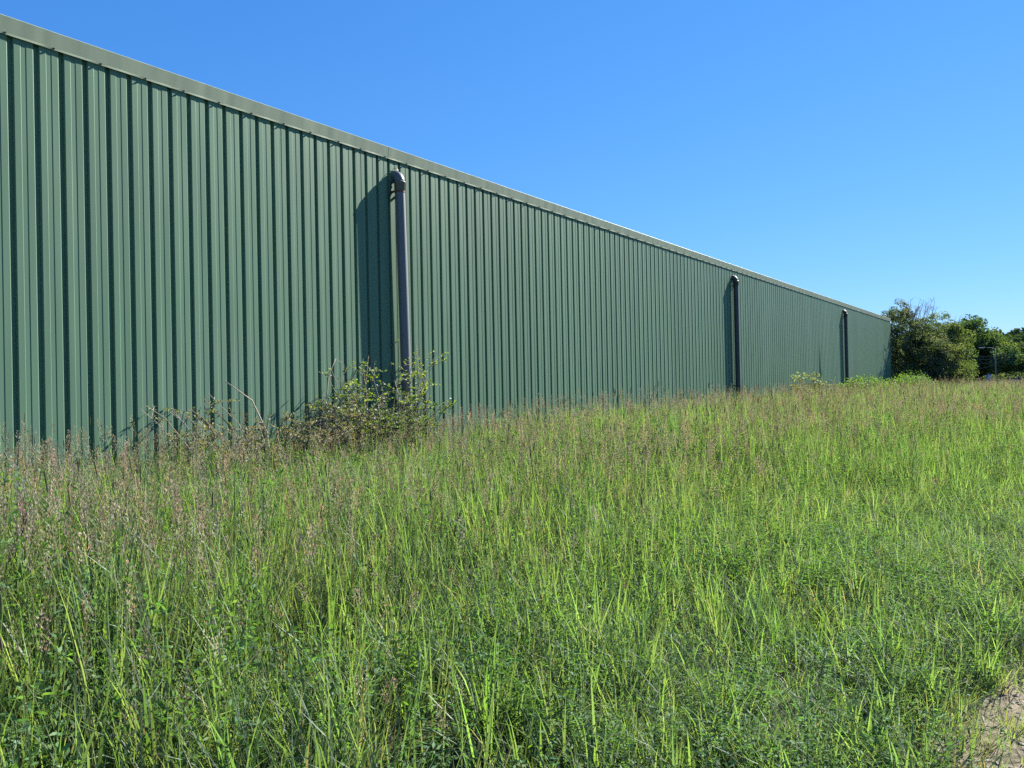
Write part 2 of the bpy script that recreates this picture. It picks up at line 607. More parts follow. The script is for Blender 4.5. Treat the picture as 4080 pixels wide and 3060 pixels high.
# ------------------------------------------------------------------ downpipes
PR = 0.083
def build_downpipe(y, label, top, gz, seed, tilt=0.0):
    cx = PR + 0.030        # centre of pipe from wall
    t = empty('downpipe', (WX, y, gz), label, 'downpipe', 'grey downpipes along the green wall')
    r = random.Random(seed)
    br = 0.125             # bend radius
    zc = top - PR - br - gz
    pts = [(-0.08 + 0.0, 0, zc + br)]
    x0 = cx - br
    pts.append((x0 - 0.02, 0, zc + br))
    for k in range(9):
        a = math.pi / 2 * k / 8
        pts.append((x0 + br * math.sin(a), 0, zc + br * math.cos(a)))
    b = MB(); b.tube(pts, PR, 24)
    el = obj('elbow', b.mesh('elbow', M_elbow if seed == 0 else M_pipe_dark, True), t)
    b = MB()
    zt = zc + 0.015
    b.tube([(cx, 0, zt), (cx, 0, zt - 0.012), (cx, 0, zt - 0.016), (cx, 0, zt - 0.03), (cx, 0, zt - 0.034), (cx, 0, zt - 0.15), (cx, 0, zt - 0.156)],
           [PR + 0.002, PR + 0.013, PR + 0.015, PR + 0.015, PR + 0.008, PR + 0.008, PR + 0.001], 24)
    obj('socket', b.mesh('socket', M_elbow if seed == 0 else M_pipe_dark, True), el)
    b = MB()
    zb = zt - 0.14
    b.tube([(cx, 0, zb), (cx, 0, zb * 0.5), (cx, 0, -0.3)], PR, 32, caps=False)
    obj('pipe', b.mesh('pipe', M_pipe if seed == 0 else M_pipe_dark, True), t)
    for zs in (zt - 0.175, 1.35 - 0.2 * r.random()):
        b = MB()
        b.tube([(cx, 0, zs + 0.014), (cx, 0, zs - 0.014)], PR + 0.004, 24, caps=True)
        b.box((0.0, -PR - 0.03, zs - 0.012), (cx, -PR + 0.01, zs + 0.012))
        b.box((0.0, PR - 0.01, zs - 0.012), (cx, PR + 0.03, zs + 0.012))
        obj('clamp', b.mesh('clamp', M_rust if zs > 2 and seed == 0 else M_black), t)
    if seed == 0:
        b = MB()
        b.tube([(0.01, -0.10, zt + 0.0), (0.04, -0.135, zt - 0.08), (0.03, -0.12, zt - 0.16), (0.015, -0.16, zt - 0.24), (0.03, -0.20, zt - 0.30), (0.06, -0.12, zt - 0.20), (0.10, -0.08, zt - 0.17)], 0.006, 6)
        obj('wire', b.mesh('wire', M_black), t)
        b = MB()
        b.tube([(0.0, -0.05, zc + br + PR - 0.02), (0.02, -0.03, zc + br + PR + 0.03), (0.06, 0.0, zc + br + PR + 0.02), (0.07, 0.02, zc + br + PR - 0.01)], 0.004, 6)
        obj('wire', b.mesh('wire', M_screw), t)
    t.rotation_euler = (tilt, 0, 0)
    return t


for (py, lab, sd, tl) in ((9.225, 'tall grey downpipe rising out of the leafy shrub', 0, 0.020),
                      (25.0, 'middle grey downpipe between the shrub and the building corner', 1, 0.003),
                      (40.95, 'farthest grey downpipe beside the building corner and nettles', 2, 0.007)):
    build_downpipe(py, lab, EAVE - 0.345, float(ground_z(WX, py)), sd, tl)

# ------------------------------------------------------------------ meadow
def blade(mb, base, az, length, width, lean, curl, col, seg=4, twist=0.0):
    """a grass blade: curved, tapering strip"""
    ca, sa = math.cos(az), math.sin(az)
    v = []
    ang = lean
    px, pz = 0.0, 0.0
    for k in range(seg + 1):
        s = k / seg
        w = width * (1 - s ** 1.8) * (0.75 + 0.25 * min(1, s * 4)) * 0.5
        tw = twist * s
        wx, wy = -sa * math.cos(tw) , ca * math.cos(tw)
        wz = math.sin(tw)
        p = (base[0] + ca * px, base[1] + sa * px, base[2] + pz)
        if k == seg:
            v.append(p)
        else:
            v.append((p[0] - wx * w, p[1] - wy * w, p[2] - wz * w))
            v.append((p[0] + wx * w, p[1] + wy * w, p[2] + wz * w))
        st = length / seg
        px += math.sin(ang) * st
        pz += math.cos(ang) * st
        ang += curl / seg * (0.4 + 1.2 * s)
    f = []
    for k in range(seg - 1):
        a = 2 * k
        f.append((a, a + 1, a + 3, a + 2))
    a = 2 * (seg - 1)
    f.append((a, a + 1, a + 2))
    mb.add(v, f, col)


def jit(c, r, s=0.18):
    k = 1 + r.uniform(-s, s)
    return (c[0] * k * (1 + r.uniform(-s, s) * .7), c[1] * k, c[2] * k * (1 + r.uniform(-s, s)))


GREEN = [(0.100, 0.164, 0.056), (0.086, 0.148, 0.060), (0.122, 0.184, 0.052), (0.070, 0.122, 0.062), (0.122, 0.158, 0.078)]
DRY = [(0.20, 0.17, 0.12), (0.17, 0.14, 0.10), (0.19, 0.17, 0.11)]


def leafy_tuft(r, n=18, lo=0.35, hi=0.7, w=0.0065, spread=0.07, dry=0.06):
    mb = MB()
    g = r.choice(GREEN)
    for k in range(n):
        a = r.uniform(0, 6.283)
        d = spread * math.sqrt(r.random())
        c = jit(r.choice(DRY) if r.random() < dry else g, r)
        blade(mb, (d * math.cos(a), d * math.sin(a), -0.02), a + r.uniform(-0.9, 0.9), r.uniform(lo, hi), w * r.uniform(0.6, 1.3),
              abs(r.gauss(0.08, 0.20)), r.uniform(0.5, 2.2) if r.random() < 0.55 else r.uniform(0, 0.5), c, 4, r.uniform(-1.2, 1.2))
    return mb


def stem_strip(mb, base, az, length, lean, curl, width, col, seg=4):
    """culm: two crossed narrow strips; returns the points along it"""
    ca, sa = math.cos(az), math.sin(az)
    pts = []
    ang, px, pz = lean, 0.0, 0.0
    for k in range(seg + 1):
        pts.append(Vector((base[0] + ca * px, base[1] + sa * px, base[2] + pz)))
        st = length / seg
        px += math.sin(ang) * st
        pz += math.cos(ang) * st
        ang += curl / seg * (k / seg) * 1.6
    mb.tube(pts, [width * 0.5 * (1 - 0.5 * k / seg) for k in range(seg + 1)], 3, col, caps=False)
    return pts


def spikelet(mb, p, d, ln, wd, col, r):
    d = Vector(d).normalized()
    s = d.orthogonal().normalized()
    s = (Matrix.Rotation(r.uniform(0, 6.28), 3, d) @ s) * wd * 0.5
    p = Vector(p)
    mb.add([p, p + d * ln * 0.45 + s, p + d * ln, p + d * ln * 0.45 - s], [(0, 1, 2, 3)], col)


def panicle(r, kind, h):
    """flowering grass: culm, a few culm leaves and its head"""
    mb = MB()
    sg = jit((0.12, 0.155, 0.05), r) if r.random() < 0.7 else jit((0.26, 0.22, 0.11), r)
    az = r.uniform(0, 6.283)
    pts = stem_strip(mb, (0, 0, -0.02), az, h, abs(r.gauss(0.03, 0.07)), r.uniform(0.05, 0.5) if kind != 'brome' else r.uniform(0.6, 1.3), 0.0032, sg, 5)
    for k in range(r.choice([1, 2, 2, 3])):
        q = r.uniform(0.15, 0.6) * 5
        i = int(q)
        b = pts[i].lerp(pts[i + 1], q - i)
        blade(mb, b, r.uniform(0, 6.28), r.uniform(0.14, 0.3), 0.006, r.uniform(0.25, 0.7), r.uniform(0.3, 1.4), jit(r.choice(GREEN), r), 3, r.uniform(-1, 1))
    tip = pts[-1]
    t = (pts[-1] - pts[-2]).normalized()
    if kind == 'fog':            # soft pinkish plume
        base = jit(r.choice([(0.35, 0.28, 0.215), (0.38, 0.325, 0.225), (0.30, 0.225, 0.185)]), r, 0.12)
        L = r.uniform(0.11, 0.19)
        for k in range(74):
            s = r.random()
            rad = 0.031 * math.sin(math.pi * min(1, s * 0.8 + 0.14)) * r.uniform(0.3, 1.2)
            a = r.uniform(0, 6.283)
            off = Vector((math.cos(a), math.sin(a), 0)) * rad
            spikelet(mb, tip - t * L * (1 - s) + off, t * 1.0 + off.normalized() * 0.7, r.uniform(0.010, 0.017), 0.0065, jit(base, r), r)
    elif kind == 'cocksfoot':    # one-sided dense clusters on short branches
        base = jit(r.choice([(0.17, 0.165, 0.10), (0.23, 0.185, 0.13), (0.14, 0.135, 0.095)]), r, 0.12)
        L = r.uniform(0.09, 0.15)
        sd = r.uniform(0, 6.283)
        for c in range(6):
            s = c / 6
            br = 0.032 * (1 - s) + 0.004
            a = sd + r.uniform(-0.8, 0.8)
            ctr = tip - t * L * (1 - s) + Vector((math.cos(a), math.sin(a), 0.5)) * br
            for k in range(11):
                o = Vector((r.gauss(0, 1), r.gauss(0, 1), r.gauss(0, 1))) * 0.009
                spikelet(mb, ctr + o, t + o.normalized() * 0.8, r.uniform(0.010, 0.015), 0.0065, jit(base, r), r)
    elif kind == 'brome':        # nodding pale oat-like spikelets
        base = jit(r.choice([(0.33, 0.28, 0.20), (0.29, 0.235, 0.16), (0.25, 0.235, 0.13)]), r, 0.1)
        L = 0.22
        for k in range(14):
            s = k / 13
            q = min(4.999, (1 - L / h * (1 - s)) * 5)
            i = int(q)
            p = pts[i].lerp(pts[i + 1], q - i)
            a = r.uniform(0, 6.283)
            e = p + Vector((math.cos(a), math.sin(a), 0.2)) * r.uniform(0.015, 0.05)
            e.z -= 0.015
            mb.tube([p, (p + e) / 2 + Vector((0, 0, 0.012)), e], 0.0007, 3, sg, caps=False)
            d = Vector((math.cos(a) * 0.5 + math.cos(az) * .5, math.sin(a) * 0.5 + math.sin(az) * .5, -0.6))
            spikelet(mb, e, d, r.uniform(0.018, 0.028), 0.007, jit(base, r), r)
            spikelet(mb, e, d, r.uniform(0.018, 0.028), 0.007, jit(base, r), r)
    elif kind == 'spike':        # dark narrow foxtail / plantain head
        base = jit(r.choice([(0.10, 0.085, 0.06), (0.13, 0.12, 0.06), (0.17, 0.10, 0.05)]), r, 0.1)
        L = r.uniform(0.05, 0.09)
        mb.tube([tip - t * 0.004, tip + t * L * 0.12, tip + t * L * 0.5, tip + t * L * 0.85, tip + t * L], [0.002, 0.0048, 0.0055, 0.004, 0.0008], 6, base)
    elif kind == 'bent':         # airy open panicle, straw to purple brown
        base = jit(r.choice([(0.29, 0.24, 0.185), (0.25, 0.20, 0.165), (0.34, 0.31, 0.21)]), r, 0.12)
        L = r.uniform(0.14, 0.22)
        for k in range(46):
            s = r.random()
            rad = 0.05 * (1 - s * 0.75) * math.sqrt(r.random())
            a = r.uniform(0, 6.283)
            off = Vector((math.cos(a), math.sin(a), 0.25)) * rad
            spikelet(mb, tip - t * L * (1 - s) + off, t + off.normalized() * 0.6, r.uniform(0.009, 0.015), 0.0055, jit(base, r), r)
    return mb


def forb(r, kind):
    """low broad-leaved herbs between the grasses"""
    mb = MB()
    if kind == 'vetch':
        for s in range(6):
            az = r.uniform(0, 6.283)
            h = r.uniform(0.3, 0.55)
            pts = stem_strip(mb, (r.uniform(-.05, .05), r.uniform(-.05, .05), -0.02), az, h, r.uniform(0.05, 0.45), r.uniform(0, 0.9), 0.0025, (0.08, 0.13, 0.04), 5)
            c = jit(r.choice([(0.07, 0.15, 0.05), (0.085, 0.165, 0.06), (0.10, 0.18, 0.04)]), r)
            for k in range(34):
                q = r.uniform(1.0, 4.999)
                i = int(q)
                p = pts[i].lerp(pts[i + 1], q - i)
                a = r.uniform(0, 6.283)
                d = Vector((math.cos(a), math.sin(a), r.uniform(-0.1, 0.6)))
                o = d * r.uniform(0.005, 0.045)
                spikelet(mb, p + o, d + Vector((r.gauss(0, .4), r.gauss(0, .4), r.gauss(0, .4))), r.uniform(0.020, 0.040), r.uniform(0.008, 0.014), jit(c, r), r)
            if r.random() < 0.025:
                p = pts[-1]
                for k in range(5):
                    spikelet(mb, p + Vector((0, 0, -0.008 * k)), (r.gauss(0, 1), r.gauss(0, 1), 0), 0.010, 0.006, (0.26, 0.10, 0.42), r)
    else:                        # dock / sow-thistle leaf rosette
        for k in range(9):
            a = r.uniform(0, 6.283)
            L = r.uniform(0.16, 0.34)
            c = jit((0.10, 0.20, 0.03), r)
            blade(mb, (0, 0, 0), a, L, r.uniform(0.022, 0.038), r.uniform(0.15, 0.8), r.uniform(0.4, 1.4), c, 5, r.uniform(-.4, .4))
    return mb


M_grass = mat_leaf('grass_blade', trans=0.58, gloss=0.028, rough=0.55, tcol=(1.64, 1.66, 0.72), instancer=True)
M_head = mat_leaf('grass_head', trans=0.40, gloss=0.02, rough=0.5, tcol=(1.1, 1.0, 0.8), instancer=True)


def proto_collection(name, items, mat):
    c = bpy.data.collections.new(name)
    for i, mb in enumerate(items):
        me = mb.mesh('%s_%02d' % (name, i), mat)
        c.objects.link(bpy.data.objects.new('%s_%02d' % (name, i), me))
    return c


def scatter(name, coll, pos, rotz, tilt, scl, idx, tint, label, category=None):
    """one object whose points each carry one plant of the collection"""
    n = len(pos)
    me = bpy.data.meshes.new(name)
    me.vertices.add(n)
    me.vertices.foreach_set('co', np.asarray(pos, dtype=np.float32).ravel())
    a = me.attributes.new('rot', 'FLOAT_VECTOR', 'POINT')
    a.data.foreach_set('vector', np.stack([tilt[:, 0], tilt[:, 1], rotz], 1).astype(np.float32).ravel())
    a = me.attributes.new('scl', 'FLOAT_VECTOR', 'POINT')
    a.data.foreach_set('vector', np.asarray(scl, dtype=np.float32).ravel())
    a = me.attributes.new('idx', 'INT', 'POINT')
    a.data.foreach_set('value', np.asarray(idx, dtype=np.int32))
    a = me.attributes.new('tint', 'FLOAT_VECTOR', 'POINT')
    a.data.foreach_set('vector', np.asarray(tint, dtype=np.float32).ravel())
    o = obj(name, me, None, label=label, kind='stuff')
    ng = bpy.data.node_groups.new(name, 'GeometryNodeTree')
    ng.interface.new_socket('Geometry', in_out='INPUT', socket_type='NodeSocketGeometry')
    ng.interface.new_socket('Geometry', in_out='OUTPUT', socket_type='NodeSocketGeometry')
    gi, go = ng.nodes.new('NodeGroupInput'), ng.nodes.new('NodeGroupOutput')
    ci = ng.nodes.new('GeometryNodeCollectionInfo')
    ci.inputs['Collection'].default_value = coll
    ci.inputs['Separate Children'].default_value = True
    ci.inputs['Reset Children'].default_value = True
    mp = ng.nodes.new('GeometryNodeMeshToPoints')
    io = ng.nodes.new('GeometryNodeInstanceOnPoints')
    io.inputs['Pick Instance'].default_value = True

    def attr(nm, dt):
        x = ng.nodes.new('GeometryNodeInputNamedAttribute')
        x.data_type = dt
        x.inputs['Name'].default_value = nm
        return x.outputs['Attribute']

    L = ng.links.new
    L(gi.outputs[0], mp.inputs['Mesh'])
    L(mp.outputs[0], io.inputs['Points'])
    L(ci.outputs[0], io.inputs['Instance'])
    L(attr('idx', 'INT'), io.inputs['Instance Index'])
    e2r = ng.nodes.new('FunctionNodeEulerToRotation')
    L(attr('rot', 'FLOAT_VECTOR'), e2r.inputs[0])
    L(e2r.outputs[0], io.inputs['Rotation'])
    L(attr('scl', 'FLOAT_VECTOR'), io.inputs['Scale'])
    L(io.outputs[0], go.inputs[0])
    md = o.modifiers.new('plants', 'NODES')
    md.node_group = ng
    return o


pr = random.Random(11)
leafy = [leafy_tuft(pr, 18, 0.20, 0.60, 0.0088, 0.07, 0.03) for _ in range(9)] + [leafy_tuft(pr, 13, 0.28, 0.72, 0.0130, 0.06, 0.03) for _ in range(7)] + [leafy_tuft(pr, 28, 0.2, 0.60, 0.0042, 0.11, 0.05) for _ in range(5)]
forbs = [forb(pr, 'vetch') for _ in range(5)] + [forb(pr, 'dock') for _ in range(2)]
C_leaf = proto_collection('proto_leafy', leafy, M_grass)
M_forb = mat_leaf('herb_leaf', trans=0.45, gloss=0.012, rough=0.6, tcol=(1.4, 1.5, 0.5), instancer=True)
C_forb = proto_collection('proto_forb', forbs, M_forb)
head_kinds = ['fog'] * 5 + ['cocksfoot'] * 4 + ['brome'] * 4 + ['spike'] * 3 + ['bent'] * 5
heads = [panicle(pr, k, pr.uniform(0.82, 1.05)) for k in head_kinds]
C_head = proto_collection('proto_head', heads, M_head)
HK = {k: [i for i, q in enumerate(head_kinds) if q == k] for k in set(head_kinds)}


def field_points(density, y0, y1, x0=-8.72, x1=None, n_max=200000):
    """uniform points between wall and track, thinned to the given density (per m2)"""
    xr = x1 if x1 is not None else 6.0
    n = int(density * (xr - x0) * (y1 - y0))
    x = rng.uniform(x0, xr, n)
    y = rng.uniform(y0, y1, n)
    return x, y


def right_limit(y):
    pe = np.array([path_edge(v) for v in y])
    return np.where(y < 9, pe, pe + (y - 9) * 0.35)


def in_field(x, y):
    ok = x < right_limit(y) + np.where(y < 9, 0.07, 0.12) * rng.standard_normal(len(x)) - 0.04
    # nothing inside the frame-less strip right behind the lens
    ok &= ~((np.hypot(x, y) < 0.75))
    # drop what neither this view nor one a step aside can see: far behind the camera
    ok &= (y > -2.5)
    return ok


def height_scale(x, y):
    edge = np.maximum(right_limit(y) - x, 0)
    h = 0.42 + 0.58 * smooth01(0.2, 3.2, edge)
    near = smooth01(1.0, 3.5, np.hypot(x, y))
    h = h * (0.55 + 0.45 * near)
    h = h * (1 - 0.16 * smooth01(28, 50, y))
    return h * (1 + 0.12 * patch(x, y, 1.6, 3))


rings = [(-2.5, 7, 135), (7, 16, 80), (16, 30, 55), (30, 56, 34), (56, 112, 12)]
PX, PY, PB = [], [], []
for (a, b_, dn) in rings:
    x, y = field_points(dn, a, b_, x1=(3 if b_ < 20 else 9 if b_ < 60 else 16), x0=(-8.70 if b_ < 60 else -24))
    thin = 1 - 0.75 * smooth01(3.0, 6.5, np.hypot(x, y))
    k = in_field(x, y) & ~((x < -8.7) & (y < Y1 + 0.2)) & (rng.random(len(x)) < 1 - thin * np.clip(0.34 - 0.6 * patch(x, y, 0.45, 7), 0, 0.75))
    PX.append(x[k]); PY.append(y[k]); PB.append(np.full(k.sum(), 1.0 if b_ < 31 else 1.25 if b_ < 60 else 1.9))
x, y, big = map(np.concatenate, (PX, PY, PB))


def make_scl(x, y, big, r0_, r1_):
    h = height_scale(x, y) * rng.uniform(r0_, r1_, len(x)) * (1 + 0.60 * smooth01(2.0, 6.0, right_limit(y) - x))
    w = big * (0.8 + 0.3 * h)
    return np.stack([w, w, h], 1)


def tilts(n, s):
    return rng.normal(0, s, (n, 2)) + np.array([0.02, -0.05])


n = len(x)
pos = np.stack([x, y, ground_z(x, y)], 1)
p1 = patch(x, y, 2.2, 0)
p2 = patch(x, y, 0.9, 5)
dryness = np.clip(0.30 * p1 + 0.15 * p2 + 0.25 * smooth01(8, 40, y) + rng.normal(0, 0.12, n), -0.4, 1)
tint = np.stack([1.0 + 0.55 * dryness, 1.0 + 0.16 * dryness, 1.0 + 0.50 * dryness], 1) * rng.uniform(0.72, 1.25, (n, 1))
idx = rng.integers(0, len(leafy), n)
scatter('meadow_grass', C_leaf, pos, rng.uniform(0, 6.283, n), tilts(n, 0.10), make_scl(x, y, big, 0.85, 1.25), idx, tint, 'thick green meadow grass filling the ground before the wall')

k = rng.random(n) < (0.26 + 0.30 * p2)
k &= (y < 40)
xf, yf, bf = x[k] + rng.normal(0, .05, k.sum()), y[k], big[k]
nf = len(xf)
idx = np.where(rng.random(nf) < 0.97, rng.integers(0, 5, nf), rng.integers(5, 7, nf))
tint = np.ones((nf, 3)) * rng.uniform(0.8, 1.15, (nf, 1))
scatter('meadow_herbs', C_forb, np.stack([xf, yf, ground_z(xf, yf)], 1), rng.uniform(0, 6.283, nf), tilts(nf, 0.12), make_scl(xf, yf, bf, 0.8, 1.3), idx, tint, 'low leafy vetch and herbs growing among the grass')

# flowering stems: more of them far out, by the wall and in drifts
HX, HY, HB = [], [], []
for (a, b_, dn) in [(-2.5, 7, 72), (7, 16, 62), (16, 30, 42), (30, 56, 22), (56, 112, 7)]:
    x, y = field_points(dn, a, b_, x1=(3 if b_ < 20 else 9 if b_ < 60 else 16), x0=(-8.70 if b_ < 60 else -24))
    edge = right_limit(y) - x
    dcam = np.hypot(x, y)
    dens = smooth01(0.5, 4.0, edge) * (0.16 + 0.70 * smooth01(2.0, 6.0, dcam))
    drift = np.exp(-((x + 5.3) ** 2 / 3.2 + (y - 2.2) ** 2 / 2.6))          # brown drift at the lower left
    dens = np.clip(dens * np.clip(0.64 + 0.45 * patch(x, y, 1.5, 1) + 0.40 * patch(x, y * 0.5, 3.5, 4), 0.08, 1.2) + 0.9 * drift, 0.0, 1)
    k = in_field(x, y) & (rng.random(len(x)) < dens) & ~((x < -8.7) & (y < Y1 + 0.2))
    HX.append(x[k]); HY.append(y[k]); HB.append(np.full(k.sum(), 1.0 if b_ < 31 else 1.3 if b_ < 60 else 2.2))
x, y, big = map(np.concatenate, (HX, HY, HB))
n = len(x)
p1 = patch(x, y, 1.7, 2)
p2 = patch(x, y, 1.4, 6)
drift = np.exp(-((x + 5.3) ** 2 / 3.2 + (y - 2.2) ** 2 / 2.6))
pw = np.stack([np.clip(0.16 + 0.35 * p1 + 0.6 * drift, 0.02, 2), np.clip(0.30 - 0.25 * p1, 0.05, 1), np.clip(0.12 + 0.25 * p2, 0.02, 1), np.full(n, 0.13), np.clip(0.28 - 0.2 * p2, 0.05, 1)], 1)
pw /= pw.sum(1, keepdims=True)
u = rng.random(n)
kind = (u[:, None] > np.cumsum(pw, 1)).sum(1).clip(0, 4)
names = ['fog', 'cocksfoot', 'brome', 'spike', 'bent']
idx = np.array([HK[names[q]][int(rng.integers(0, len(HK[names[q]])))] for q in kind])
tint = np.ones((n, 3)) * rng.uniform(0.70, 1.30, (n, 1)) * (1 + 0.12 * rng.standard_normal((n, 3)) * np.array([1, .5, .8]))
hs = height_scale(x, y) * rng.uniform(0.80, 1.20, n) * (1 + 0.20 * smooth01(2.0, 6.0, right_limit(y) - x))
hw = 0.70 + 0.25 * smooth01(4.0, 12.0, np.hypot(x, y))
scl = np.stack([hw * big, hw * big, hs], 1)
scatter('flowering_grasses', C_head, np.stack([x, y, ground_z(x, y)], 1), rng.uniform(0, 6.283, n), tilts(n, 0.10), scl, idx, tint, 'tall flowering grass stems with pinkish brown and straw seed heads')

# short trodden tufts on the track
xt = rng.uniform(-0.6, 1.9, 3200)
yt = rng.uniform(1.5, 9, 3200)
k = (xt > np.array([path_edge(v) for v in yt]) - 0.1) & (patch(xt, yt, 0.8, 4) > -0.45) & (rng.random(3200) < 0.35 + 0.65 * np.exp(-np.maximum(xt - np.array([path_edge(v) for v in yt]), 0) / 0.25))
xt, yt = xt[k], yt[k]
nt_ = len(xt)
tint = np.stack([rng.uniform(1.0, 1.6, nt_), rng.uniform(0.9, 1.2, nt_), rng.uniform(0.8, 1.3, nt_)], 1)
scatter('track_grass', C_leaf, np.stack([xt, yt, ground_z(xt, yt)], 1), rng.uniform(0, 6.283, nt_), rng.normal(0, 0.2, (nt_, 2)),
        np.stack([rng.uniform(.25, .45, nt_)] * 2 + [rng.uniform(0.08, 0.26, nt_)], 1), rng.integers(0, len(leafy), nt_), tint, 'short trodden grass tufts on the dirt track')

def pebble(r):
    mb = MB()
    n = 6
    v = [(0, 0, 0.5)]
    for k in range(n):
        a = k * 6.283 / n
        q = r.uniform(0.8, 1.2)
        v.append((q * math.cos(a), q * math.sin(a) * 0.8, r.uniform(-0.1, 0.2)))
    v.append((0, 0, -0.4))
    mb.add(v, [(0, 1 + k, 1 + (k + 1) % n) for k in range(n)] + [(n + 1, 1 + (k + 1) % n, 1 + k) for k in range(n)], jit((0.30, 0.27, 0.22), r))
    return mb


def straw(r):
    mb = MB()
    blade(mb, (0, 0, 0.02), 0, r.uniform(6, 11), 0.55, 1.45, r.uniform(-.2, .4), jit((0.36, 0.30, 0.19), r), 3)
    return mb


C_litter = proto_collection('proto_litter', [pebble(pr) for _ in range(5)] + [straw(pr) for _ in range(5)], M_head)
xl = rng.uniform(-0.9, 2.0, 15000)
yl = rng.uniform(1.2, 10, 15000)
k = xl > np.array([path_edge(v) for v in yl]) - 0.35 * rng.random(15000)
xl, yl = xl[k], yl[k]
nl = len(xl)
il = rng.integers(0, 10, nl)
sl = np.where(il < 5, rng.uniform(0.004, 0.016, nl), rng.uniform(0.006, 0.012, nl))
scatter('track_litter', C_litter, np.stack([xl, yl, ground_z(xl, yl) + 0.008], 1), rng.uniform(0, 6.283, nl), rng.normal(0, 0.08, (nl, 2)), np.stack([sl] * 3, 1), il, np.ones((nl, 3)) * rng.uniform(.7, 1.2, (nl, 1)), 'small stones and dry straw lying on the dirt track')

# ------------------------------------------------------------------ shrubs by the wall
M_shoot = mat_leaf('shrub_leaf', trans=0.5, gloss=0.04, rough=0.5, tcol=(1.45, 1.45, 0.45))
M_twig = mat_vcol('twig_bark', 0.85)


def leaf(mb, p, d, ln, wd, col, r, fold=0.25):
    """small pointed leaf folded along its midrib"""
    d = Vector(d).normalized()
    s = (Matrix.Rotation(r.uniform(0, 6.28), 3, d) @ d.orthogonal().normalized())
    nrm = d.cross(s)
    p = Vector(p)
    a, b, c = p, p + d * ln, p + d * ln * 0.5
    up = nrm * wd * fold
    mb.add([a, c + s * wd * 0.5 + up, b, c - s * wd * 0.5 + up, c], [(0, 1, 4), (1, 2, 4), (0, 4, 3), (4, 2, 3)], col)


def shrub(name, label, category, base, stems, r, leaf_len, greens, bark, per_stem, twigs=5, leaf_from=0.25, spread=(1, 1), group=None, droop=0.5):
    """stems: list of (dx, dy, height, lean_x, lean_y) from the base"""
    bz = float(ground_z(base[0], base[1]))
    t = empty(name, (base[0], base[1], bz), label, category, group)
    st, lv = MB(), MB()
    for (dx, dy, h, lx, ly) in stems:
        p = Vector((dx, dy, -0.03))
        pts = [p.copy()]
        n = 7
        d = Vector((lx * 0.5, ly * 0.5, 1))
        for k in range(n):
            d = d + Vector((lx * 0.16 + r.gauss(0, 0.10), ly * 0.16 + r.gauss(0, 0.10), -droop * 0.10 * k))
            p = p + d.normalized() * h / n
            pts.append(p.copy())
        c = jit(bark, r)
        st.tube(pts, [0.012 * h / 2.0 * (1 - 0.85 * k / n) + 0.0015 for k in range(n + 1)], 5, c, caps=False)
        sides = [pts]
        for k in range(twigs):
            q = r.uniform(1.5, n - 0.5)
            i = int(q)
            b = pts[i].lerp(pts[i + 1], q - i)
            a = r.uniform(0, 6.283)
            L = r.uniform(0.15, 0.4) * h / 2
            e = b + Vector((math.cos(a) * L * spread[0], math.sin(a) * L * spread[1], r.uniform(-0.1, 0.8) * L))
            mid = (b + e) / 2 + Vector((0, 0, 0.05 * L))
            st.tube([b, mid, e], [0.0042, 0.003, 0.0012], 4, c, caps=False)
            sides.append([b, mid, e])
        for q in range(per_stem):
            sd = r.choice(sides)
            m_ = len(sd) - 1
            u = r.uniform(leaf_from if sd is pts else 0.1, 1.0) * m_
            i = min(int(u), m_ - 1)
            b = sd[i].lerp(sd[i + 1], u - i)
            a = r.uniform(0, 6.283)
            dd = Vector((math.cos(a), math.sin(a), r.uniform(-0.2, 0.9)))
            hgt = b.z / max(h, 0.1)
            g = greens[0] if b.z > 1.35 and r.random() < (b.z - 1.2) * 1.5 else r.choice(greens[1:])
            leaf(lv, b + dd * 0.006, dd, leaf_len * r.uniform(0.6, 1.3), leaf_len * r.uniform(0.4, 0.62), jit(g, r), r)
    obj('stems', st.mesh(name + '_stems', M_twig), t)
    obj('foliage', lv.mesh(name + '_foliage', M_shoot), t)
    return t


sr = random.Random(5)
stems = []
for k in range(105):                                   # dense mound
    a = sr.uniform(0, 6.283)
    q = math.sqrt(sr.random())
    stems.append((0.30 * q * math.cos(a), 0.56 * q * math.sin(a) + 0.08, sr.uniform(1.15, 2.2) * (1.12 - 0.36 * q), 0.3 * math.cos(a) * q, 0.35 * math.sin(a) * q))
for (dy, h) in ((-0.75, 2.15), (-0.55, 2.05), (-0.30, 2.1), (-0.12, 2.0), (0.1, 2.0), (0.62, 2.5), (0.70, 2.65), (0.78, 2.45), (0.88, 2.2), (1.0, 2.35), (1.12, 2.25), (1.25, 2.0), (1.3, 1.7), (0.4, 2.1)):
    stems.append((sr.uniform(-0.12, 0.15), dy, h, sr.uniform(-0.05, 0.06), sr.uniform(-0.05, 0.08)))
shrub('plum_shrub', 'leafy wild shrub with yellow green shoots in front of the nearest downpipe', 'shrub', (-8.32, 8.02), stems, sr, 0.046,
      [(0.15, 0.21, 0.03), (0.080, 0.135, 0.042), (0.090, 0.125, 0.055), (0.070, 0.115, 0.048), (0.12, 0.17, 0.045)], (0.17, 0.135, 0.125), 170, 11, 0.2, droop=0.08)
stems = []
for k in range(95):
    a = sr.uniform(0, 6.283)
    q = math.sqrt(sr.random())
    stems.append((0.30 * q * math.cos(a), 1.0 * q * math.sin(a), sr.uniform(1.25, 2.0) * (1.1 - 0.25 * q), 0.4 * math.cos(a), 0.4 * math.sin(a)))
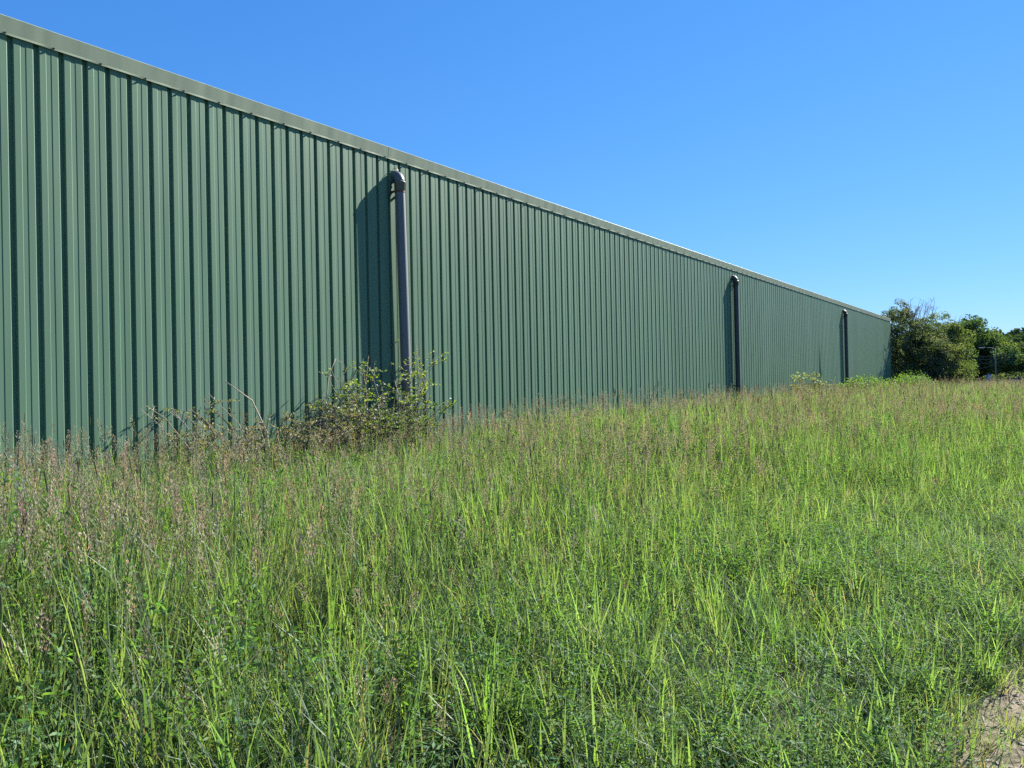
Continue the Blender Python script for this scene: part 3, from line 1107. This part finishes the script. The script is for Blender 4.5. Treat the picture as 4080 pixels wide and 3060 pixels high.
shrub('bramble_thicket', 'low greyish bramble thicket on the left of the leafy shrub', 'bramble', (-8.28, 6.35), stems, sr, 0.038,
      [(0.12, 0.17, 0.04), (0.12, 0.125, 0.07), (0.15, 0.135, 0.10), (0.085, 0.12, 0.055), (0.17, 0.14, 0.11)], (0.20, 0.17, 0.145), 150, 7, 0.15, droop=0.22)
# dead arching canes
for (x0, y0, pts, lab) in ((-8.3, 7.05, [(0, 0, 0), (0.05, 0.05, 1.1), (0.08, 0.12, 1.8), (0.10, 0.24, 2.03), (0.10, 0.34, 1.98)], 'bare pale cane arching up between bramble and leafy shrub'),
                           (-8.25, 6.3, [(0, 0, 0), (0.08, -0.2, 1.1), (0.14, -0.45, 1.5), (0.18, -0.85, 1.74)], 'dead pale stick poking out over the left end of the bramble')):
    t = empty('dead_cane', (x0, y0, float(ground_z(x0, y0))), lab, 'branch')
    b = MB(); b.tube(pts, [0.012, 0.010, 0.008, 0.006, 0.004][:len(pts)], 6, (0.36, 0.28, 0.22)); obj('cane', b.mesh('cane', M_twig, True), t)
    b = MB()
    for k in range(4):
        p = Vector(pts[1]).lerp(Vector(pts[2]), k / 4)
        b.tube([p, p + Vector((sr.uniform(-.1, .1), sr.uniform(-.2, .1), sr.uniform(.05, .2)))], [0.003, 0.001], 4, (0.3, 0.23, 0.18), caps=False)
    obj('twig', b.mesh('twig', M_twig), t)

stems = [(0.3 * sr.gauss(0, 1), 0.35 * sr.gauss(0, 1), sr.uniform(1.35, 2.0), sr.uniform(-.2, .3), sr.uniform(-.3, .3)) for _ in range(30)]
shrub('sallow_bush', 'small grey green bush against the wall between the two farther downpipes', 'bush', (-8.0, 30.6), stems, sr, 0.10,
      [(0.17, 0.21, 0.11), (0.15, 0.18, 0.11), (0.10, 0.13, 0.06)], (0.2, 0.16, 0.12), 60, 5, 0.3, droop=0.15)


def nettle_patch(x0, y0, rx, ry, n, lab, h0, h1, green):
    t = empty('nettle_clump', (x0, y0, float(ground_z(x0, y0))), lab, 'weeds', 'tall weeds by the building corner')
    b, lv = MB(), MB()
    for k in range(n):
        a = sr.uniform(0, 6.283)
        q = math.sqrt(sr.random())
        px, py = rx * q * math.cos(a), ry * q * math.sin(a)
        h = sr.uniform(h0, h1) * (1 - 0.3 * q * q)
        top = Vector((px + sr.gauss(0, 0.05), py + sr.gauss(0, 0.05), h))
        b.tube([(px, py, -0.05), top], [0.006, 0.003], 3, (0.10, 0.16, 0.04), caps=False)
        for j in range(15):
            z = h * (0.35 + 0.65 * j / 14)
            aa = j * 1.57 + sr.uniform(-.3, .3)
            p = Vector((px, py, 0)).lerp(Vector((top.x, top.y, 0)), z / h) + Vector((0, 0, z))
            leaf(lv, p, (math.cos(aa), math.sin(aa), sr.uniform(-.3, .35)), 0.11 * (1.15 - 0.5 * z / h), 0.065, jit(green, sr), sr)
    obj('stems', b.mesh('nettle_stems', M_twig), t)
    obj('foliage', lv.mesh('nettle_foliage', M_shoot), t)


nettle_patch(-7.4, 39.0, 1.0, 3.6, 260, 'bright green nettle clump in front of the farthest downpipe', 1.25, 1.6, (0.085, 0.15, 0.035))
nettle_patch(-6.6, 45.5, 1.5, 3.6, 280, 'bright green nettle clump in front of the building corner', 1.3, 1.65, (0.085, 0.155, 0.032))
nettle_patch(-7.2, 51.6, 1.0, 2.0, 120, 'dark green nettles below the dark corner tree', 1.45, 1.9, (0.05, 0.095, 0.035))

# ------------------------------------------------------------------ trees
M_tree = mat_leaf('tree_leaf', trans=0.36, gloss=0.01, rough=0.55, tcol=(1.25, 1.35, 0.5))
M_bark = mat_simple('bark', (0.11, 0.09, 0.07), 0.9, noise=0.4, scale=12, bump=0.5, stretch=(1, 1, 0.2))


def tree(name, label, base, h, rx, ry, z_low, n_clump, per, leaf_sz, greens, seed, clump=0.5, wisps=0, group=None, trunk_r=None, lobes=None):
    r = np.random.default_rng(seed)
    pr_ = random.Random(seed)
    bz = float(ground_z(base[0], base[1])) if base[1] < 300 else base[2]
    t = empty(name, (base[0], base[1], bz), label, 'tree', group)
    # clump centres spread over an uneven crown
    C, Rr = [], []
    zc, rz = (h + z_low) / 2, (h - z_low) / 2
    lob = lobes or [(0, 0, 0, 1.0)]
    while len(C) < n_clump:
        lo = lob[pr_.randrange(len(lob))]
        d = r.normal(size=3); d /= np.linalg.norm(d)
        q = r.uniform(0.45, 1.0) ** 0.6
        bump = 1 + 0.16 * math.sin(3 * d[0] + seed) + 0.14 * math.sin(4.3 * d[1] + 2 * d[2] + seed * 1.7)
        p = np.array([d[0] * rx, d[1] * ry, d[2] * rz]) * q * bump * lo[3] + np.array([lo[0] * rx, lo[1] * ry, zc + lo[2] * rz])
        if p[2] < 0.15:
            continue
        C.append(p); Rr.append(clump * r.uniform(0.6, 1.35))
    C, Rr = np.array(C), np.array(Rr)
    # leaf faces
    m_ = len(C) * per
    ci = np.repeat(np.arange(len(C)), per)
    d = r.normal(size=(m_, 3)); d /= np.linalg.norm(d, axis=1, keepdims=True)
    P = C[ci] + d * (Rr[ci] * r.uniform(0.35, 1.0, m_) ** 0.5)[:, None] * np.array([1, 1, 0.75])
    nrm = d + r.normal(size=(m_, 3)) * 0.7 + np.array([0, 0, 0.5]); nrm /= np.linalg.norm(nrm, axis=1, keepdims=True)
    t1 = np.cross(nrm, r.normal(size=(m_, 3))); t1 /= np.linalg.norm(t1, axis=1, keepdims=True)
    t2 = np.cross(nrm, t1)
    sz = leaf_sz * r.uniform(0.55, 1.3, m_)[:, None]
    V = np.stack([P - t1 * sz, P + t2 * sz * 0.45 + nrm * sz * .12, P + t1 * sz, P - t2 * sz * 0.45 + nrm * sz * .12], 1).reshape(-1, 3)
    F = np.arange(m_ * 4).reshape(-1, 4)
    g = np.array(greens)[r.integers(0, len(greens), len(C))]
    g = g * r.uniform(0.75, 1.25, (len(C), 1))
    col = g[ci] * r.uniform(0.8, 1.2, (m_, 1))
    me = mesh_from(name + '_crown', V, F, M_tree, np.repeat(col, 4, 0))
    crown = obj('crown', me, t)
    # trunk and limbs
    b = MB()
    tr = trunk_r or h * 0.018
    top = Vector((0, 0, zc + rz * 0.55))
    b.tube([(0, 0, -0.3), (pr_.uniform(-.1, .1), pr_.uniform(-.1, .1), zc * 0.5), (pr_.uniform(-.2, .2), pr_.uniform(-.2, .2), zc), top], [tr * 1.35, tr, tr * 0.7, tr * 0.2], 8)
    for k in r.choice(len(C), min(len(C), 26), replace=False):
        z0 = pr_.uniform(0.25, 0.8) * min(C[k][2], zc * 1.3)
        a = Vector((0, 0, z0)); e = Vector(C[k])
        b.tube([a, a.lerp(e, 0.5) + Vector((0, 0, -0.05 * h * pr_.random())), e], [tr * 0.45, tr * 0.25, tr * 0.06], 5, caps=False)
    for k in range(wisps):          # thin bare twigs standing out of the top
        a = pr_.uniform(0, 6.283)
        p = Vector((math.cos(a) * rx * pr_.uniform(0, .8), math.sin(a) * ry * .5, zc + rz * pr_.uniform(0.55, 0.8)))
        e = p + Vector((pr_.uniform(-.1, .5) * rx * .5, pr_.uniform(-.2, .2), pr_.uniform(.5, 1.1) * rz * .42))
        b.tube([p, p.lerp(e, .5) + Vector((0.05, 0, 0.05)), e], [0.02, 0.014, 0.006], 4, caps=False)
        for j in range(5):
            q = p.lerp(e, pr_.uniform(.3, .95))
            b.tube([q, q + Vector((pr_.uniform(-.35, .35), pr_.uniform(-.3, .3), pr_.uniform(.05, .4)))], [0.010, 0.004], 3, caps=False)
    obj('trunk', b.mesh(name + '_trunk', M_bark, True), t)
    return t


DKG = [(0.046, 0.076, 0.036), (0.064, 0.098, 0.044), (0.062, 0.086, 0.052), (0.085, 0.115, 0.052)]
MDG = [(0.072, 0.125, 0.048), (0.095, 0.150, 0.054), (0.060, 0.106, 0.048), (0.084, 0.128, 0.062)]
LTG = [(0.130, 0.170, 0.070), (0.155, 0.185, 0.090), (0.112, 0.155, 0.062), (0.165, 0.185, 0.110)]
tree('corner_tree', 'dark bushy tree with bare top twigs hiding the far building corner', (-7.75, 57.0), 6.1, 1.75, 2.4, 0.2, 460, 90, 0.075, [(0.085, 0.105, 0.070), (0.11, 0.13, 0.09), (0.062, 0.092, 0.046), (0.095, 0.125, 0.062), (0.13, 0.145, 0.105)], 21, 0.36, wisps=30, trunk_r=0.16, lobes=[(-0.55, 0, 0.10, 0.85), (-0.25, 0, 0.05, 0.95), (0.35, 0, -0.12, 0.9), (0.5, 0, -0.35, 0.7), (-0.3, 0, -0.4, 0.8)])
tree('willow_bush', 'lighter green bush on the right of the dark corner tree', (-6.25, 61.0), 5.5, 1.5, 1.9, 0.2, 260, 85, 0.075, LTG + MDG[1:2], 22, 0.38, wisps=5, trunk_r=0.11)
tree('willow_bush', 'pale green bush beside the open field, foremost of the corner bushes', (-5.55, 57.6), 3.9, 1.05, 1.2, 0.1, 130, 70, 0.065, LTG, 23, 0.30, trunk_r=0.06)
tree('broadleaf_tree', 'tall dark broadleaf tree, highest of the trees across the road', (-11.8, 134), 10.5, 3.7, 4.0, 1.6, 190, 60, 0.24, MDG + DKG, 31, 1.0, group='trees across the road')
tree('broadleaf_tree', 'rounded tree sloping down on the right of the tallest tree', (-9.1, 137), 8.2, 2.7, 4.0, 2.0, 150, 60, 0.24, MDG + DKG[:2], 32, 0.95, group='trees across the road')
tree('broadleaf_tree', 'lower tree just behind the street lamp', (-6.2, 131), 5.8, 2.3, 3.0, 2.2, 90, 55, 0.22, MDG + LTG[:1], 33, 0.8, group='trees across the road')
tree('broadleaf_tree', 'bright green tree above the parked car', (-3.6, 131), 4.6, 2.4, 3.0, 2.0, 110, 55, 0.22, MDG + LTG[2:3], 34, 0.8, group='trees across the road')
tree('broadleaf_tree', 'green tree partly hidden behind the lighter corner bush', (-16.0, 130), 9.4, 3.2, 3.4, 1.0, 130, 55, 0.24, MDG, 35, 0.95, group='trees across the road')
tree('broadleaf_tree', 'tree at the picture edge beyond the parked car', (1.6, 134), 4.8, 3.2, 3.2, 1.6, 120, 55, 0.24, MDG + DKG[3:], 36, 0.95, group='trees across the road')
tree('broadleaf_tree', 'dark tree filling the gap below the two tall trees', (-10.0, 142), 7.5, 4.2, 2.5, 0.3, 140, 55, 0.26, DKG, 37, 1.0, group='trees across the road')

# far wooded hill
def hill_z(x, y):
    q = smooth01(190, 480, y) * (1 - 0.5 * smooth01(560, 900, y))
    return 13.0 * q * (1 + 0.10 * np.sin(x * 0.011 + 1.0) - 0.0006 * (x + 40)) * (1 - smooth01(300, 900, np.abs(x))) - 0.6 + 0 * x


obj('hill', grid_mesh('hill', np.linspace(-900, 900, 60), np.linspace(185, 1000, 40), hill_z, mat_simple('hill_soil', (0.04, 0.06, 0.025), 1.0, spec=0.0)), label='wooded hill on the horizon', kind='structure')


def crown_proto(seed):
    r = np.random.default_rng(seed)
    mb = MB()
    n = 420
    d = r.normal(size=(n, 3)); d /= np.linalg.norm(d, axis=1, keepdims=True)
    for k in range(n):
        q = 0.75 + 0.25 * r.random() + 0.18 * math.sin(4 * d[k][0] + seed) * math.sin(3 * d[k][1] + 2 * seed)
        p = Vector(d[k] * np.array([1, 1, 1.15]) * q) + Vector((0, 0, 1.1))
        nn = Vector(d[k] + r.normal(size=3) * 0.6).normalized()
        a = nn.orthogonal().normalized() * 0.17
        b2 = nn.cross(a) * 0.8
        c = np.array([0.055, 0.088, 0.04]) * r.uniform(0.65, 1.35)
        mb.add([p - a, p + b2, p + a, p - b2], [(0, 1, 2, 3)], c)
    mb.tube([(0, 0, -0.3), (0, 0, 1.0)], [0.12, 0.05], 5, (0.06, 0.05, 0.04))
    return mb


C_wood = proto_collection('proto_wood', [crown_proto(k) for k in range(4)], mat_leaf('wood_leaf', trans=0.25, gloss=0.0, rough=0.5, tcol=(1.3, 1.3, 0.6), instancer=True))
nw = 5200
xw = rng.uniform(-330, 330, nw)
yw = rng.uniform(215, 520, nw)
sw = rng.uniform(3.0, 5.2, nw)
scatter('woodland', C_wood, np.stack([xw, yw, hill_z(xw, yw) - 0.5], 1), rng.uniform(0, 6.28, nw), np.zeros((nw, 2)), np.stack([sw, sw, sw * rng.uniform(0.8, 1.2, nw)], 1),
        rng.integers(0, 4, nw), np.ones((nw, 3)) * rng.uniform(0.75, 1.25, (nw, 1)), 'far-off woods covering the hillside')

# ------------------------------------------------------------------ roadside things
M_grey = mat_simple('galvanised', (0.10, 0.105, 0.11), 0.7, 0.2)
M_wood = mat_simple('weathered_wood', (0.12, 0.10, 0.08), 0.9)
lx, ly = -6.75, 116.0
lz = float(ground_z(lx, ly))
t = empty('street_lamp', (lx, ly, lz), 'grey street lamp post with arm among overhead wires', 'street lamp')
b = MB(); b.tube([(0, 0, -0.3), (0, 0, 2.5), (0, 0, 5.3)], [0.085, 0.075, 0.06], 10); obj('post', b.mesh('lamp_post', M_grey, True), t)
b = MB(); b.tube([(0, 0, 5.2), (-0.5, -0.1, 5.33), (-1.15, -0.2, 5.42)], [0.035, 0.03, 0.03], 8); ar = obj('arm', b.mesh('lamp_arm', M_grey, True), t)
b = MB(); b.box((-1.75, -0.32, 5.38), (-1.12, -0.08, 5.47)); b.box((-1.70, -0.29, 5.34), (-1.2, -0.11, 5.38)); obj('lamp_head', b.mesh('lamp_head', mat_simple('lamp_grey', (0.5, 0.5, 0.5), 0.4)), ar)


def wire(p0, p1, sag, lab):
    b = MB()
    p0, p1 = Vector(p0), Vector(p1)
    pts = [p0.lerp(p1, k / 14) - Vector((0, 0, sag * 4 * (k / 14) * (1 - k / 14))) for k in range(15)]
    b.tube(pts, 0.022, 5)
    obj('overhead_wire', b.mesh('overhead_wire', M_grey), None, label=lab, category='wire', group='overhead wires by the street lamp')


for (x0, z0, x1, z1, sag, lab) in ((-11.5, 4.8, -2.0, 5.2, 0.55, 'uppermost overhead wire crossing the street lamp post'),
                                   (-11.5, 4.45, -2.0, 4.85, 0.60, 'second overhead wire from the top at the street lamp'),
                                   (-10.5, 3.75, -5.3, 3.95, 0.30, 'third overhead wire, crossing the lamp post halfway up'),
                                   (-10.3, 3.0, -6.75, 3.45, 0.35, 'lowest overhead wire, ending at the lamp post')):
    wire((x0, 116.3, z0), (x1, 116.3, z1), sag, lab)
for (px, lab) in ((-9.35, 'utility post on the left carrying the overhead wires'), (-1.9, 'utility post on the right carrying the overhead wires')):
    t = empty('utility_post', (px - 2.1 if px < -5 else px, 116.3, lz), lab, 'utility post')
    b = MB(); b.tube([(0, 0, -0.3), (0, 0, 5.4)], [0.11, 0.08], 8); obj('post', b.mesh('utility_post', M_wood), t)
    b = MB(); b.box((-0.06, -0.5, 5.0), (0.06, 0.5, 5.1)); obj('crossarm', b.mesh('crossarm', M_wood), t)
for i, (px, lab) in enumerate(((-9.0, 'leftmost dark fence post by the road'), (-8.75, 'fence post right beside the leftmost one'), (-6.9, 'fence post at the foot of the street lamp'),
                               (-5.2, 'fence post midway between lamp and parked car'), (-3.75, 'fence post behind the parked car'))):
    t = empty('fence_post', (px, 112.5, float(ground_z(px, 112.5))), lab, 'fence post', 'wooden fence posts along the road')
    b = MB(); b.tube([(0, 0, -0.2), (0.01, 0, 1.0), (0.02, 0, 1.75)], [0.07, 0.065, 0.06], 7); obj('post', b.mesh('fence_post', M_wood), t)
    b = MB(); b.tube([(0.02, 0, 1.75), (0.02, 0, 1.80)], [0.07, 0.03], 7); obj('cap', b.mesh('fence_cap', M_wood), t)
t = empty('blue_sign', (-7.35, 113.5, float(ground_z(-7.35, 113.5))), 'small blue board on posts left of the street lamp', 'sign')
b = MB(); b.box((-0.28, -0.02, 1.05), (0.28, 0.02, 1.95)); obj('board', b.mesh('sign_board', mat_simple('blue_paint', (0.03, 0.09, 0.24), 0.5)), t)
b = MB(); b.box((-0.06, -0.026, 1.35), (0.06, -0.022, 1.85)); obj('panel', b.mesh('sign_panel', mat_simple('pale_print', (0.35, 0.42, 0.5), 0.5)), t)
for s_ in (-0.2, 0.2):
    b = MB(); b.tube([(s_, 0.04, -0.2), (s_, 0.04, 1.95)], 0.025, 6); obj('leg', b.mesh('sign_leg', M_grey), t)

# roadside hedge, seen as single bushes
for i, (px, hh, w_) in enumerate(((-7.9, 1.9, 0.8), (-6.1, 2.1, 0.9), (-4.7, 2.0, 0.8), (-3.2, 2.2, 0.9), (-1.8, 2.0, 0.9))):
    lab = ['hedge bush behind the blue board', 'hedge bush on the right of the street lamp', 'hedge bush between two fence posts left of the car', 'hedge bush right behind the car roof', 'hedge bush at the picture edge'][i]
    tree('hedge_bush', lab, (px, 121), hh, w_, 0.8, 0.05, 40, 40, 0.12, LTG[:3] + MDG, 50 + i, 0.4, group='hedge bushes along the road', trunk_r=0.05)

# concrete mast showing between the trees
t = empty('concrete_post', (-6.46, 59.0, float(ground_z(-6.46, 59.0))), 'pale concrete post showing its top between the corner bushes', 'post')
b = MB(); b.box((-0.10, -0.10, -0.3), (0.10, 0.10, 4.08)); obj('shaft', b.mesh('post_shaft', mat_simple('pale_concrete', (0.45, 0.46, 0.45), 0.8)), t)
b = MB(); b.box((-0.12, -0.12, 4.08), (0.12, 0.12, 4.12)); obj('cap', b.mesh('post_cap', mat_simple('pale_concrete_cap', (0.45, 0.46, 0.45), 0.8)), t)


def car(loc, rz, lab, paint):
    t = empty('parked_car', loc, lab, 'car', None, rz)
    prof = [(-2.05, 0.32), (-2.1, 0.62), (-1.95, 0.86), (-1.1, 0.95), (1.6, 0.95), (2.0, 0.82), (2.08, 0.5), (2.05, 0.32)]
    roof = [(-1.25, 0.95), (-0.55, 1.42), (0.2, 1.49), (1.0, 1.44), (1.75, 0.95)]

    def extrude(pf, w0, w1, mat, nm, par):
        n = len(pf)
        zmax = max(p[1] for p in pf); zmin = min(p[1] for p in pf)
        v = []
        for sgn in (-1, 1):
            for (px, pz) in pf:
                k = (pz - zmin) / (zmax - zmin)
                v.append((px, sgn * (w0 + (w1 - w0) * k), pz))
        f = [tuple(range(n)), tuple(range(2 * n - 1, n - 1, -1))] + [(i, (i + 1) % n, (i + 1) % n + n, i + n) for i in range(n)]
        me = mesh_from(nm, v, [tuple(reversed(q)) for q in f], mat)
        o = obj(nm, me, par)
        bv = o.modifiers.new('round', 'BEVEL'); bv.width = 0.05; bv.segments = 2
        return o
    bd = extrude(prof, 0.86, 0.82, paint, 'body', t)
    glass = mat_simple('car_glass', (0.02, 0.025, 0.03), 0.05, noise=0)
    cb = extrude(roof, 0.78, 0.60, glass, 'cabin_glass', t)
    b = MB(); b.box((-0.5, -0.62, 1.40), (1.0, 0.62, 1.50)); ro = obj('roof', b.mesh('car_roof', paint), t)
    bv = ro.modifiers.new('round', 'BEVEL'); bv.width = 0.04; bv.segments = 2
    rub, rim = mat_simple('tyre_rubber', (0.02, 0.02, 0.02), 0.8), mat_simple('wheel_alloy', (0.4, 0.4, 0.42), 0.3, 0.8)
    for wx in (-1.3, 1.3):
        for wy in (-0.78, 0.78):
            w = empty('wheel', (wx, wy, 0.31), None, None); w.parent = t
            b = MB(); b.tube([(0, -0.1, 0), (0, -0.08, 0), (0, 0.08, 0), (0, 0.1, 0)], [0.26, 0.31, 0.31, 0.26], 20); obj('tyre', b.mesh('tyre', rub, True), w)
            b = MB(); b.tube([(0, -0.11, 0), (0, 0.11, 0)], 0.19, 14); obj('rim', b.mesh('rim', rim), w)
    for wy in (-0.6, 0.6):
        b = MB(); b.box((-2.11, wy - 0.16, 0.60), (-2.0, wy + 0.16, 0.74)); obj('headlight', b.mesh('headlight', mat_simple('lamp_glass', (0.7, 0.7, 0.7), 0.1)), t)
    return t


car((-4.1, 110.2, float(ground_z(-4.1, 110.2)) + 0.0), R(-6), 'dark car parked by the road at the picture edge', mat_simple('dark_car_paint', (0.03, 0.032, 0.04), 0.25, 0.3, noise=0.02, coat=1.0))
